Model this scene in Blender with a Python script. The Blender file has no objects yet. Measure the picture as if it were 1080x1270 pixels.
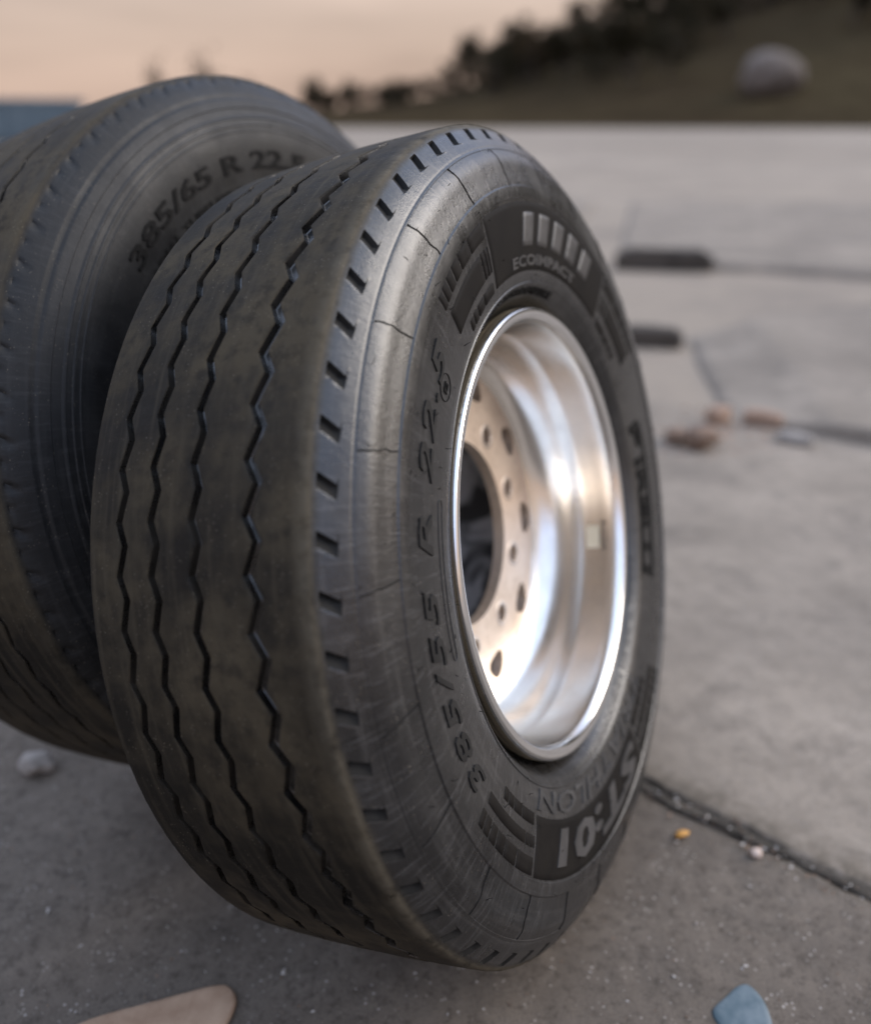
import bpy, bmesh, math, random
import numpy as np
from mathutils import Vector, Matrix, noise as mnoise

# ------------------------------------------------------------------ scene, camera, light
scene = bpy.context.scene
col = scene.collection
rnd = random.Random(7)
RAD = math.radians
PI = math.pi

CAM_H = 1.0365
F_PX, PITCH, SHIFT_PX = 1140.63, 20.0856, -68.86
cd = bpy.data.cameras.new('camera')
cam = bpy.data.objects.new('camera', cd)
col.objects.link(cam)
cam.location = (0, 0, CAM_H)
cam.rotation_euler = (RAD(90 - PITCH), 0, 0)
cd.sensor_fit = 'HORIZONTAL'
cd.sensor_width = 36
cd.lens = 36 * F_PX / 1080
cd.shift_y = SHIFT_PX / 1080
cd.clip_start = 0.02
cd.clip_end = 3000
cd.dof.use_dof = True
cd.dof.focus_distance = 0.94
cd.dof.aperture_fstop = 1.9
scene.camera = cam

SUN_AZ, SUN_EL = 78.0, 32.0        # degrees to the right of the view, above the horizon
world = bpy.data.worlds.new('World')
scene.world = world
world.use_nodes = True
wt = world.node_tree
wt.nodes.clear()
sky = wt.nodes.new('ShaderNodeTexSky')
sky.sky_type = 'NISHITA'
sky.sun_disc = False
sky.sun_elevation = RAD(SUN_EL)
sky.sun_rotation = RAD(SUN_AZ)
sky.altitude = 50
sky.air_density = 1.3
sky.dust_density = 4.0
sky.ozone_density = 2.0
# a thin veil of evening cloud: even, peach low down and grey-blue overhead
tc = wt.nodes.new('ShaderNodeTexCoord')
sep = wt.nodes.new('ShaderNodeSeparateXYZ')
wt.links.new(tc.outputs['Generated'], sep.inputs[0])
ramp = wt.nodes.new('ShaderNodeValToRGB')
ramp.color_ramp.elements[0].position = 0.0
ramp.color_ramp.elements[0].color = (4.9, 3.5, 2.8, 1)
ramp.color_ramp.elements[1].position = 0.9
ramp.color_ramp.elements[1].color = (8.8, 10.6, 14.2, 1)
e = ramp.color_ramp.elements.new(0.16); e.color = (5.2, 4.1, 3.5, 1)
e = ramp.color_ramp.elements.new(0.42); e.color = (6.7, 7.7, 10.6, 1)
wt.links.new(sep.outputs['Z'], ramp.inputs[0])
mixs = wt.nodes.new('ShaderNodeMixRGB')
mixs.inputs[0].default_value = 0.88
wt.links.new(sky.outputs[0], mixs.inputs[1])
cmap = wt.nodes.new('ShaderNodeMapping'); cmap.inputs['Scale'].default_value = (1.6, 1.6, 9.0)
wt.links.new(tc.outputs['Generated'], cmap.inputs[0])
cnoi = wt.nodes.new('ShaderNodeTexNoise'); cnoi.inputs['Scale'].default_value = 1.5; cnoi.inputs['Detail'].default_value = 5
wt.links.new(cmap.outputs[0], cnoi.inputs['Vector'])
crng = wt.nodes.new('ShaderNodeMapRange'); crng.inputs[1].default_value = .3; crng.inputs[2].default_value = .7; crng.inputs[3].default_value = .80; crng.inputs[4].default_value = 1.16
wt.links.new(cnoi.outputs['Fac'], crng.inputs[0])
cmul = wt.nodes.new('ShaderNodeVectorMath'); cmul.operation = 'SCALE'
wt.links.new(ramp.outputs[0], cmul.inputs[0]); wt.links.new(crng.outputs[0], cmul.inputs['Scale'])
wt.links.new(cmul.outputs[0], mixs.inputs[2])
bg = wt.nodes.new('ShaderNodeBackground')
bg.inputs[1].default_value = 0.09
wt.links.new(mixs.outputs[0], bg.inputs[0])
wo = wt.nodes.new('ShaderNodeOutputWorld')
wt.links.new(bg.outputs[0], wo.inputs[0])

sd = bpy.data.lights.new('sun', 'SUN')
sun = bpy.data.objects.new('sun', sd)
col.objects.link(sun)
sd.energy = 1.9
sd.angle = RAD(44)
sd.color = (1.0, 0.91, 0.81)
sdir = Vector((math.sin(RAD(SUN_AZ)) * math.cos(RAD(SUN_EL)), math.cos(RAD(SUN_AZ)) * math.cos(RAD(SUN_EL)), math.sin(RAD(SUN_EL))))
sun.rotation_euler = sdir.to_track_quat('Z', 'Y').to_euler()
sun.location = sdir * 50

vs = scene.view_settings
vs.view_transform = 'Standard'
vs.look = 'None'
vs.exposure = 0.64
vs.gamma = 1.0
vs.use_curve_mapping = False

# ------------------------------------------------------------------ helpers
def mesh_np(name, V, F, mat, parent=None, smooth=False, loc=None):
    me = bpy.data.meshes.new(name)
    V = np.asarray(V, dtype=np.float32)
    if isinstance(F, np.ndarray) and F.ndim == 2:
        n, k = F.shape
        me.vertices.add(len(V)); me.vertices.foreach_set('co', V.ravel())
        me.loops.add(n * k); me.loops.foreach_set('vertex_index', F.astype(np.int32).ravel())
        me.polygons.add(n); me.polygons.foreach_set('loop_start', np.arange(0, n * k, k, dtype=np.int32))
        me.polygons.foreach_set('loop_total', np.full(n, k, dtype=np.int32))
        me.update(calc_edges=True)
    else:
        me.from_pydata([tuple(map(float, v)) for v in V], [], [tuple(f) for f in F])
    me.validate()
    if smooth:
        me.polygons.foreach_set('use_smooth', [True] * len(me.polygons))
    me.materials.append(mat)
    return link(name, me, parent, loc)

def link(name, me, parent=None, loc=None):
    o = bpy.data.objects.new(name, me)
    col.objects.link(o)
    if parent: o.parent = parent
    if loc is not None: o.location = loc
    return o

def bm_obj(name, bm, mat, parent=None, smooth=False, loc=None):
    me = bpy.data.meshes.new(name)
    bm.normal_update()
    bm.to_mesh(me); bm.free()
    if smooth:
        for p in me.polygons: p.use_smooth = True
    me.materials.append(mat)
    return link(name, me, parent, loc)

def tag(o, label=None, cat=None, group=None, kind=None):
    if label: o['label'] = label
    if cat: o['category'] = cat
    if group: o['group'] = group
    if kind: o['kind'] = kind
    return o

def empty(name, loc=(0, 0, 0), mat=None):
    o = bpy.data.objects.new(name, None)
    o.empty_display_size = 0.1
    col.objects.link(o)
    if mat is not None: o.matrix_world = mat
    else: o.location = loc
    return o

class NT:
    """tiny node-graph helper"""
    def __init__(self, name):
        self.m = bpy.data.materials.new(name)
        self.m.use_nodes = True
        self.t = self.m.node_tree
        self.b = self.t.nodes['Principled BSDF']
        self.co = None
    def node(self, typ, **kw):
        n = self.t.nodes.new(typ)
        for k, v in kw.items(): setattr(n, k, v)
        return n
    def lk(self, a, b): self.t.links.new(a, b)
    def obj(self):
        if self.co is None: self.co = self.node('ShaderNodeTexCoord').outputs['Object']
        return self.co
    def scaled(self, s):
        n = self.node('ShaderNodeMapping'); n.inputs['Scale'].default_value = s
        self.lk(self.obj(), n.inputs[0]); return n.outputs[0]
    def noise(self, scale, detail=5, rough=0.6, co=None, dist=0.0):
        n = self.node('ShaderNodeTexNoise')
        n.inputs['Scale'].default_value = scale; n.inputs['Detail'].default_value = detail
        n.inputs['Roughness'].default_value = rough; n.inputs['Distortion'].default_value = dist
        self.lk(co or self.obj(), n.inputs['Vector']); return n.outputs['Fac']
    def voro(self, scale, co=None, out='Distance', feature='F1'):
        n = self.node('ShaderNodeTexVoronoi'); n.feature = feature
        n.inputs['Scale'].default_value = scale
        self.lk(co or self.obj(), n.inputs['Vector']); return n.outputs[out]
    def rng(self, v, a, b, c=0.0, d=1.0, smooth=False):
        n = self.node('ShaderNodeMapRange')
        if smooth: n.interpolation_type = 'SMOOTHSTEP'
        n.clamp = True
        for i, x in zip((1, 2, 3, 4), (a, b, c, d)): n.inputs[i].default_value = x
        self.lk(v, n.inputs[0]); return n.outputs[0]
    def math(self, op, a, b=None):
        n = self.node('ShaderNodeMath', operation=op)
        for i, x in enumerate((a, b)):
            if x is None: continue
            if isinstance(x, (int, float)): n.inputs[i].default_value = x
            else: self.lk(x, n.inputs[i])
        return n.outputs[0]
    def mix(self, f, a, b, mode='MIX'):
        n = self.node('ShaderNodeMixRGB', blend_type=mode)
        for i, x in enumerate((f, a, b)):
            if isinstance(x, (int, float)): n.inputs[i].default_value = x
            elif isinstance(x, tuple): n.inputs[i].default_value = x + (1,)
            else: self.lk(x, n.inputs[i])
        return n.outputs[0]
    def bump(self, h, strength, dist=0.001, prev=None):
        n = self.node('ShaderNodeBump'); n.inputs['Strength'].default_value = strength
        n.inputs['Distance'].default_value = dist
        self.lk(h, n.inputs['Height'])
        if prev: self.lk(prev, n.inputs['Normal'])
        return n.outputs[0]
    def done(self, color=None, rough=None, normal=None, metal=None, spec=None):
        for k, v in (('Base Color', color), ('Roughness', rough), ('Normal', normal), ('Metallic', metal), ('Specular IOR Level', spec)):
            if v is None: continue
            if isinstance(v, (int, float)): self.b.inputs[k].default_value = v
            elif isinstance(v, tuple): self.b.inputs[k].default_value = v + (1,)
            else: self.lk(v, self.b.inputs[k])
        return self.m

def rubber(name, R_edge, r_lo=.23, r_hi=.38, sp_side=.8, scuff=1.0, edge_amt=.45):
    """tyre rubber; object origin = wheel centre, X = axle"""
    t = NT(name)
    s = t.node('ShaderNodeSeparateXYZ'); t.lk(t.obj(), s.inputs[0])
    yy = t.math('MULTIPLY', s.outputs[1], s.outputs[1]); zz = t.math('MULTIPLY', s.outputs[2], s.outputs[2])
    r = t.math('SQRT', t.math('ADD', yy, zz))
    n1 = t.noise(9, 6, 0.65); n2 = t.noise(60, 4, 0.6); n3 = t.noise(900, 2, 0.5); n4 = t.noise(3.5, 3, 0.5)
    ang = t.math('ARCTAN2', s.outputs[1], s.outputs[2])
    # circular coordinates: x = angle, y = radius, z = across: for streaks round the wheel and radial scuffs
    cmb = t.node('ShaderNodeCombineXYZ')
    t.lk(t.math('MULTIPLY', ang, 2.0), cmb.inputs[0]); t.lk(t.math('MULTIPLY', r, 60.0), cmb.inputs[1]); t.lk(t.math('MULTIPLY', s.outputs[0], 60.0), cmb.inputs[2])
    streak = t.noise(1.6, 5, 0.6, cmb.outputs[0])
    cmb2 = t.node('ShaderNodeCombineXYZ')
    t.lk(t.math('MULTIPLY', ang, 46.0), cmb2.inputs[0]); t.lk(t.math('MULTIPLY', r, 14.0), cmb2.inputs[1])
    radial = t.noise(1.8, 5, 0.7, cmb2.outputs[0], 0.6)
    tread = t.rng(t.math('ADD', r, t.math('MULTIPLY', n2, 0.004)), R_edge - 0.0045, R_edge + 0.0045, smooth=True)
    dust = t.rng(t.math('ADD', t.math('MULTIPLY', n1, .6), t.math('MULTIPLY', n4, .4)), 0.42, 0.58)
    ctread = t.mix(dust, (0.0095, 0.0076, 0.0050), (0.056, 0.044, 0.027))
    ctread = t.mix(t.rng(n2, 0.48, 0.66, 0, 0.7), ctread, (0.015, 0.0122, 0.0085))
    ctread = t.mix(t.rng(streak, 0.5, 0.7, 0, 0.5), ctread, (0.056, 0.045, 0.029))
    cside = t.mix(t.rng(n1, 0.4, 0.7), (0.006, 0.006, 0.0063), (0.017, 0.0165, 0.016))
    cside = t.mix(t.rng(radial, 0.52, 0.72, 0, 0.55 * scuff), cside, (0.085, 0.083, 0.083))
    cside = t.mix(t.rng(n4, 0.5, 0.7, 0, 0.6), cside, (0.014, 0.014, 0.014))
    cside = t.mix(t.rng(streak, 0.52, 0.72, 0, 0.4 * scuff), cside, (0.07, 0.066, 0.062))
    c = t.mix(tread, cside, ctread)
    # pale worn dust line where the tread turns into the shoulder
    edge = t.math('MULTIPLY', t.rng(r, R_edge - 0.003, R_edge + 0.002, smooth=True), t.rng(r, R_edge + 0.003, R_edge + 0.0075, 1, 0, smooth=True))
    ab = t.math('ABSOLUTE', s.outputs[0])
    edge = t.math('MULTIPLY', t.math('MULTIPLY', edge, t.rng(ab, 0.118, 0.134)), t.rng(n2, 0.3, 0.6))
    c = t.mix(t.math('MULTIPLY', edge, edge_amt), c, (0.16, 0.135, 0.095))
    sp = t.rng(t.voro(220), 0.0, 0.18, 1, 0)
    sp = t.math('MULTIPLY', sp, t.rng(t.noise(40, 3), 0.46, 0.58))
    c = t.mix(t.math('MULTIPLY', sp, 0.7), c, (0.26, 0.22, 0.165))
    rs = t.rng(n1, 0.38, 0.64, r_lo, r_hi)
    rt = t.rng(n1, 0.3, 0.7, 0.62, 0.9)
    mr = t.node('ShaderNodeMix'); t.lk(tread, mr.inputs[0]); t.lk(rs, mr.inputs[2]); t.lk(rt, mr.inputs[3])
    nb = t.bump(n3, 0.25, 0.0006)
    nb = t.bump(n2, 0.25, 0.0015, nb)
    nb = t.bump(radial, 0.14 * scuff, 0.002, nb)
    nb = t.bump(t.noise(260, 3, 0.7), 0.2, 0.001, nb)
    nb = t.bump(t.noise(110, 4, 0.75), 0.12, 0.0012, nb)
    sm = t.node('ShaderNodeMix'); t.lk(tread, sm.inputs[0]); sm.inputs[2].default_value = sp_side; sm.inputs[3].default_value = .2
    return t.done(c, mr.outputs[0], nb, spec=sm.outputs[0])

def simple_rubber(name, col_a, col_b, ra, rb, sp=.5):
    t = NT(name)
    n1 = t.noise(25, 5, 0.65); n2 = t.noise(700, 2)
    return t.done(t.mix(t.rng(n1, 0.35, 0.7), col_a, col_b), t.rng(n1, 0.35, 0.7, ra, rb), t.bump(n2, 0.3, 0.0006), spec=sp)

M = {}
M['rubber_f'] = rubber('worn_rubber', 0.5020)
M['rubber_r'] = rubber('worn_rubber_behind', 0.5275, .45, .65, .30, .35, .15)
M['groove'] = simple_rubber('groove_rubber', (0.006, 0.0055, 0.005), (0.030, 0.025, 0.019), 0.18, 0.42, .8)
M['recess'] = simple_rubber('slot_rubber', (0.006, 0.006, 0.006), (0.022, 0.020, 0.017), 0.6, 0.85, .2)
M['panel'] = simple_rubber('black_ribbed_rubber', (0.007, 0.006, 0.0055), (0.014, 0.012, 0.010), 0.62, 0.8, .10)
M['letter_dark'] = simple_rubber('dark_lettering_rubber', (0.006, 0.006, 0.006), (0.012, 0.011, 0.010), 0.6, 0.8, .10)
M['letter_mid'] = simple_rubber('size_lettering_rubber', (0.007, 0.007, 0.007), (0.020, 0.019, 0.018), 0.45, 0.65, .3)
M['letter_grey'] = simple_rubber('smooth_lettering_rubber', (0.030, 0.029, 0.028), (0.062, 0.058, 0.056), 0.4, 0.55)
M['letter_side'] = simple_rubber('sidewall_lettering_rubber', (0.022, 0.022, 0.023), (0.05, 0.048, 0.046), 0.35, 0.5)

def aluminium(name, base, ra, rb, brushed=True, dirt=0.0):
    t = NT(name)
    s = t.node('ShaderNodeSeparateXYZ'); t.lk(t.obj(), s.inputs[0])
    yy = t.math('MULTIPLY', s.outputs[1], s.outputs[1]); zz = t.math('MULTIPLY', s.outputs[2], s.outputs[2])
    r = t.math('SQRT', t.math('ADD', yy, zz))
    cmb = t.node('ShaderNodeCombineXYZ')
    t.lk(t.math('MULTIPLY', t.math('ARCTAN2', s.outputs[1], s.outputs[2]), 0.6), cmb.inputs[0])
    t.lk(t.math('MULTIPLY', r, 500.0), cmb.inputs[1]); t.lk(t.math('MULTIPLY', s.outputs[0], 500.0), cmb.inputs[2])
    br = t.noise(1.0, 4, 0.7, cmb.outputs[0])
    n1 = t.noise(14, 6, 0.7); n2 = t.noise(120, 4, 0.7)
    c = t.mix(t.rng(n1, 0.35, 0.75), base, tuple(x * 0.86 for x in base))
    c = t.mix(t.rng(n2, 0.62, 0.8, 0, 0.1), c, (0.42, 0.36, 0.29))
    if dirt:
        sp = t.math('MULTIPLY', t.rng(t.voro(210), 0.0, 0.28, 1, 0), t.rng(t.noise(24, 4), 0.42, 0.54))
        c = t.mix(t.math('MULTIPLY', sp, dirt), c, (0.10, 0.055, 0.028))
        c = t.mix(t.rng(n1, 0.45, 0.8, 0, dirt * 0.6), c, (0.36, 0.25, 0.16))
    ro = t.rng(t.math('ADD', t.math('MULTIPLY', n1, 0.7), t.math('MULTIPLY', br, 0.3)), 0.3, 0.7, ra, rb)
    nb = t.bump(br, 0.08 if brushed else 0.02, 0.0003)
    nb = t.bump(n2, 0.05, 0.0003, nb)
    return t.done(c, ro, nb, 1.0)
M['alu'] = aluminium('polished_aluminium', (0.89, 0.85, 0.795), 0.13, 0.27)
M['alu_lip'] = aluminium('polished_aluminium_lip', (0.9, 0.9, 0.9), 0.10, 0.22)
M['alu_disc'] = aluminium('dusty_aluminium_disc', (0.78, 0.66, 0.55), 0.45, 0.62, False, 1.0)
M['alu_dirty'] = aluminium('grimy_aluminium', (0.55, 0.48, 0.36), 0.38, 0.55, True, 0.6)
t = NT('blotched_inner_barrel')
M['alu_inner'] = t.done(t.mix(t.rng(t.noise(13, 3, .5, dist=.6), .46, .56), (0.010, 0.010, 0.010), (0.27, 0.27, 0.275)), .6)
def flat_mat(name, a, b, scale=20, rough=0.7, bump=0.2, bscale=200, bdist=0.002):
    t = NT(name)
    return t.done(t.mix(t.rng(t.noise(scale, 5, 0.65), 0.35, 0.68), a, b), rough, t.bump(t.noise(bscale, 4, 0.65), bump, bdist))
M['plate'] = flat_mat('cream_label_foil', (0.75, 0.66, 0.46), (0.82, 0.74, 0.56), 60, 0.4, 0.05)
M['ink'] = flat_mat('dark_label_ink', (0.03, 0.03, 0.025), (0.06, 0.05, 0.04), 60, 0.6, 0.05)

# ------------------------------------------------------------------ wheels
def frame(c, yaw, lean):
    ax = Vector((math.cos(yaw) * math.cos(lean), -math.sin(yaw) * math.cos(lean), math.sin(lean)))
    e1 = Vector((math.sin(yaw), math.cos(yaw), 0))
    e2 = ax.cross(e1)
    m = Matrix((ax, e1, e2)).transposed().to_4x4()
    m.translation = c
    return m

def P3(a, r, th):
    return (a, r * math.sin(th), r * math.cos(th))

class Tyre:
    NP, MS = 64, 14
    def __init__(self, side, crown, hw, grooves, slot, shoulder, phase0, ridge_r, inner=1.0):
        """side: (a, r) down the sidewall from the shoulder to the bead; crown: r(a)"""
        self.side = np.array(side); self.grooves = grooves
        self.pitch = 2 * PI / self.NP
        n = self.NP * self.MS
        k = np.arange(n)
        th = RAD(phase0) - self.pitch * k / self.MS
        ph = (k % self.MS) / self.MS
        kink = 6 / 14
        zig = np.where(ph < kink, -1 + 2 * ph / kink, 1 - 2 * (ph - kink) / (1 - kink))
        colsA, colsR, cols_t, flags = [], [], [], []
        def add(a, r, dt=0.0, fl=0):
            flags.append(np.broadcast_to(fl, (n,)).astype(np.int32))
           
            colsA.append(np.broadcast_to(a, (n,)).astype(float)); colsR.append(np.broadcast_to(r, (n,)).astype(float)); cols_t.append(dt)
        c_a, c_r = side[0]
        # inner half (mirrored sidewall), then shoulder, tread, shoulder, outer sidewall
        def sidewall(sign):
            pts = self.side[::-1] if sign < 0 else self.side
            sidecols = [(sign * a, r) for a, r in pts]
            return sidecols
        s0, s1 = shoulder  # (a,r) top and bottom of the shoulder face
        sv = np.array([0, .05, .14, .19, .30, .42, .54, .66, .70, .76, .86, .97])
        nrm = np.array([-(s1[1] - s0[1]), (s1[0] - s0[0])]); nrm = nrm / np.hypot(*nrm)
        pidx = k % self.MS
        pitch_no = k // self.MS
        def shoulder_cols(sign):
            out = []
            for s in sv:
                a = s0[0] + (s1[0] - s0[0]) * s; r = s0[1] + (s1[1] - s0[1]) * s
                d = np.zeros(n)
                for (k0, k1, sa, sb, dep, every, off) in slot:
                    if sa - 1e-6 <= s <= sb + 1e-6:
                        inside = (pidx >= k0) & (pidx <= k1) & (pitch_no % every == off)
                        ramp = 1.0 - .55 * (pidx - k0) / (k1 - k0)
                        end = .25 if s > sb - .04 else 1.0
                        d = np.maximum(d, inside * dep * ramp * end)
                bulge = 0.0012 * math.sin(PI * s)
                out.append((sign * (a + nrm[0] * (bulge - d)), r + nrm[1] * (bulge - d), -RAD(2.4) * (s - .19) if .16 < s < .68 else 0.0, np.where(d > 0, 2, 0)))
            return out if sign > 0 else out[::-1]
        for a, r in sidewall(-1): add(a, r)
        for a, r, dt, fl in shoulder_cols(-1): add(a, r, dt, fl)
        # tread columns
        edges = []
        ae = s0[0]
        edges.append((-ae + .0012, crown(ae) - .0012, 0)); edges.append((-ae + .004, crown(ae - .004), 0))
        last = -ae + .004
        for (g, amp, w, dep) in sorted(grooves):
            span = np.linspace(last, g - amp - w / 2 - .006, 5)[1:-1]
            for x in span: edges.append((x, crown(x), 0))
            for off, d in ((-w / 2 - .004, 0), (-w / 2 - .0012, 0.0), (-w / 2, .0008), (-w / 2 + .0008, dep * .9), (-w / 2 + .002, dep), (w / 2 - .002, dep), (w / 2 - .0008, dep * .9), (w / 2, .0008), (w / 2 + .0012, 0.0), (w / 2 + .004, 0)):
                x = g + off
                edges.append((x, crown(x) - d, amp if d < .002 else -amp))
            last = g + amp + w / 2 + .006
        for x in np.linspace(last, ae - .004, 6)[1:]: edges.append((x, crown(x), 0))
        edges.append((ae - .0012, crown(ae) - .0012, 0))
        wob = np.array([mnoise.noise((math.sin(t) * 40, math.cos(t) * 40, 0.3)) for t in th])
        for x, r, amp in edges:
            if amp:
                add(x + abs(amp) * zig + .0004 * wob, r, 0.0, 1 if amp < 0 else 0)
            else:
                add(x, r + .0003 * wob)
        for a, r, dt, fl in shoulder_cols(1): add(a, r, dt, fl)
        for a, r in sidewall(1): add(a, r)
        A = np.stack(colsA, 1); R = np.stack(colsR, 1); T = th[:, None] + np.array(cols_t)[None, :]
        # hand-made unevenness of old rubber
        R = R + 0.0007 * np.sin(3 * T + 1.0) + 0.0004 * np.sin(7 * T)
        A = np.where(A < 0, A * inner, A)
        m = A.shape[1]
        V = np.stack([A, R * np.sin(T), R * np.cos(T)], 2).reshape(-1, 3)
        i = np.arange(n)[:, None]; j = np.arange(m - 1)[None, :]
        i2 = (i + 1) % n
        F = np.stack([i * m + j, i2 * m + j, i2 * m + j + 1, i * m + j + 1], 2).reshape(-1, 4)
        F = F[:, ::-1]
        self.V, self.F = V, F
        G = np.stack(flags, 1).ravel()[F]
        self.fmat = np.where((G == 2).any(1), 2, np.where((G == 1).any(1), 1, 0)).astype(np.int32)
        srt = self.side[np.argsort(self.side[:, 1])]
        self.pr, self.pa = srt[:, 1], srt[:, 0]
    def ax(self, r):
        return float(np.interp(r, self.pr, self.pa))

def auto_smooth(o, ang=32):
    me = o.data
    bm = bmesh.new(); bm.from_mesh(me)
    for f in bm.faces: f.smooth = True
    lim = RAD(ang)
    for e in bm.edges:
        e.smooth = len(e.link_faces) == 2 and e.calc_face_angle(0) < lim
    bm.to_mesh(me); bm.free()

def recesses(o, tyre):
    o.data.materials.append(M['groove']); o.data.materials.append(M['recess'])
    o.data.polygons.foreach_set('material_index', tyre.fmat)

def smooth_curve(pts, n):
    """Catmull-Rom through (a, r) points"""
    p = np.array(pts); out = []
    for i in range(len(p) - 1):
        p0 = p[max(i - 1, 0)]; p1 = p[i]; p2 = p[i + 1]; p3 = p[min(i + 2, len(p) - 1)]
        for k in range(n):
            t = k / n
            out.append(.5 * ((2 * p1) + (-p0 + p2) * t + (2 * p0 - 5 * p1 + 4 * p2 - p3) * t * t + (-p0 + 3 * p1 - 3 * p2 + p3) * t ** 3))
    out.append(p[-1])
    return [tuple(x) for x in out]

def step(pts, r_hi, r_lo, h, bev=.0012):
    """raise the sidewall by h between two radii"""
    p = np.array(pts)
    f = lambda r: float(np.interp(r, p[::-1, 1], p[::-1, 0]))
    out = [tuple(x) for x in p if x[1] > r_hi + bev + 1e-4]
    out += [(f(r_hi + bev), r_hi + bev), (f(r_hi) + h, r_hi)]
    out += [(x[0] + h, x[1]) for x in p if r_lo + 1e-4 < x[1] < r_hi - 1e-4]
    out += [(f(r_lo) + h, r_lo), (f(r_lo - bev), r_lo - bev)]
    out += [tuple(x) for x in p if x[1] < r_lo - bev - 1e-4]
    return out

# ---- wrapping things onto a sidewall
def wrap_bm(bm, tyre, h, base=-.0015, maxlen=.006):
    """bm lies flat: x = angle (rad), y = radius.  Lift it onto the sidewall and give it sides."""
    for _ in range(3):
        long = [e for e in bm.edges if math.hypot((e.verts[0].co.x - e.verts[1].co.x) * .37, e.verts[0].co.y - e.verts[1].co.y) > maxlen]
        if not long: break
        bmesh.ops.subdivide_edges(bm, edges=long, cuts=1)
        bmesh.ops.triangulate(bm, faces=bm.faces[:])
    bm.verts.ensure_lookup_table()
    top = list(bm.verts); nb = len(top)
    V, F = [], []
    idx = {v: i for i, v in enumerate(top)}
    for v in top:
        V.append(P3(tyre.ax(v.co.y) + h, v.co.y, v.co.x))
    for f in bm.faces: F.append([idx[v] for v in f.verts])
    low = {}
    for e in bm.edges:
        if len(e.link_faces) == 1:
            for v in e.verts:
                if v not in low:
                    low[v] = len(V)
                    V.append(P3(tyre.ax(v.co.y) + base, v.co.y, v.co.x))
            a, b = e.link_loops[0].vert, e.link_loops[0].link_loop_next.vert
            F.append([idx[b], idx[a], low[a], low[b]])
    bm.free()
    return V, F

def text_bm(body, size, bold=0.0, shear=0.0, spacing=1.0, xs=1.0):
    cu = bpy.data.curves.new('t', 'FONT')
    cu.body = body; cu.size = size; cu.shear = shear; cu.space_character = spacing
    cu.offset = bold; cu.resolution_u = 2; cu.fill_mode = 'FRONT'; cu.align_x = 'LEFT'
    o = bpy.data.objects.new('t', cu); col.objects.link(o)
    dg = bpy.context.evaluated_depsgraph_get()
    me = o.evaluated_get(dg).to_mesh()
    bm = bmesh.new(); bm.from_mesh(me)
    o.evaluated_get(dg).to_mesh_clear()
    bpy.data.objects.remove(o); bpy.data.curves.remove(cu)
    bmesh.ops.remove_doubles(bm, verts=bm.verts[:], dist=1e-6)
    bmesh.ops.triangulate(bm, faces=bm.faces[:])
    return bm

def lettering(body, tyre, parent, mat, r0, height, t0, t1, h=.0012, bold=.0, shear=0.0, name='lettering', spacing=1.0):
    """text on the sidewall, tops outwards, from angle t0 to t1 (degrees, clockwise as seen)"""
    bm = text_bm(body, height / .7, bold, shear, spacing)
    xs = [v.co.x for v in bm.verts]; ys = [v.co.y for v in bm.verts]
    x0, x1 = min(xs), max(xs); y0, y1 = min(ys), max(ys)
    for v in bm.verts:
        u = (v.co.x - x0) / (x1 - x0)
        v.co = Vector((RAD(t0 + (t1 - t0) * u), r0 + height * (v.co.y - y0) / (y1 - y0), 0))
    V, F = wrap_bm(bm, tyre, h)
    return mesh_np(name, V, F, mat, parent)

def patch(name, tyre, parent, mat, r0, r1, t0, t1, h=.0009, skew=0.0, corner=0.0):
    """a raised field of the sidewall between two radii and two angles (degrees)"""
    nr = max(2, int((r1 - r0) / .006) + 1); nt = max(2, int(abs(t1 - t0) / 1.2) + 1)
    V, F = [], []
    bev = .0012
    rs = [r0, r0 + bev] + list(np.linspace(r0 + bev, r1 - bev, nr)[1:-1]) + [r1 - bev, r1]
    dt = math.degrees(bev / r0)
    ts = [t0, t0 + dt] + list(np.linspace(t0 + dt, t1 - dt, nt)[1:-1]) + [t1 - dt, t1]
    for i, r in enumerate(rs):
        for j, t in enumerate(ts):
            edge = i in (0, len(rs) - 1) or j in (0, len(ts) - 1)
            sk = skew * (r - r0) / (r1 - r0)
            V.append(P3(tyre.ax(r) + (-.001 if edge else h), r, RAD(t + sk)))
    m = len(ts)
    for i in range(len(rs) - 1):
        for j in range(m - 1):
            F.append((i * m + j, i * m + j + 1, (i + 1) * m + j + 1, (i + 1) * m + j))
    return mesh_np(name, V, np.array(F)[:, ::-1], mat, parent)

def ring_outline(tyre, pts, w, h):
    """closed thin raised line through (theta deg, r) points"""
    V, F = [], []
    n = len(pts)
    for i in range(n):
        t, r = pts[i]; tp, rp = pts[i - 1]; tn, rn = pts[(i + 1) % n]
        dx, dy = RAD(tn - tp) * .36, rn - rp
        L = math.hypot(dx, dy) or 1
        nx, ny = -dy / L, dx / L
        for s, hh in ((-1, -.0008), (-.4, h), (.4, h), (1, -.0008)):
            rr = r + ny * w * s; tt = RAD(t) + nx * w * s / .36
            V.append(P3(tyre.ax(rr) + hh, rr, tt))
    for i in range(n):
        a, b = i * 4, ((i + 1) % n) * 4
        for k in range(3): F.append((a + k, a + k + 1, b + k + 1, b + k))
    return V, F

def join(VF):
    V, F = [], []
    for v, f in VF:
        o = len(V); V += list(v); F += [[i + o for i in q] for q in f]
    return V, F

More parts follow.
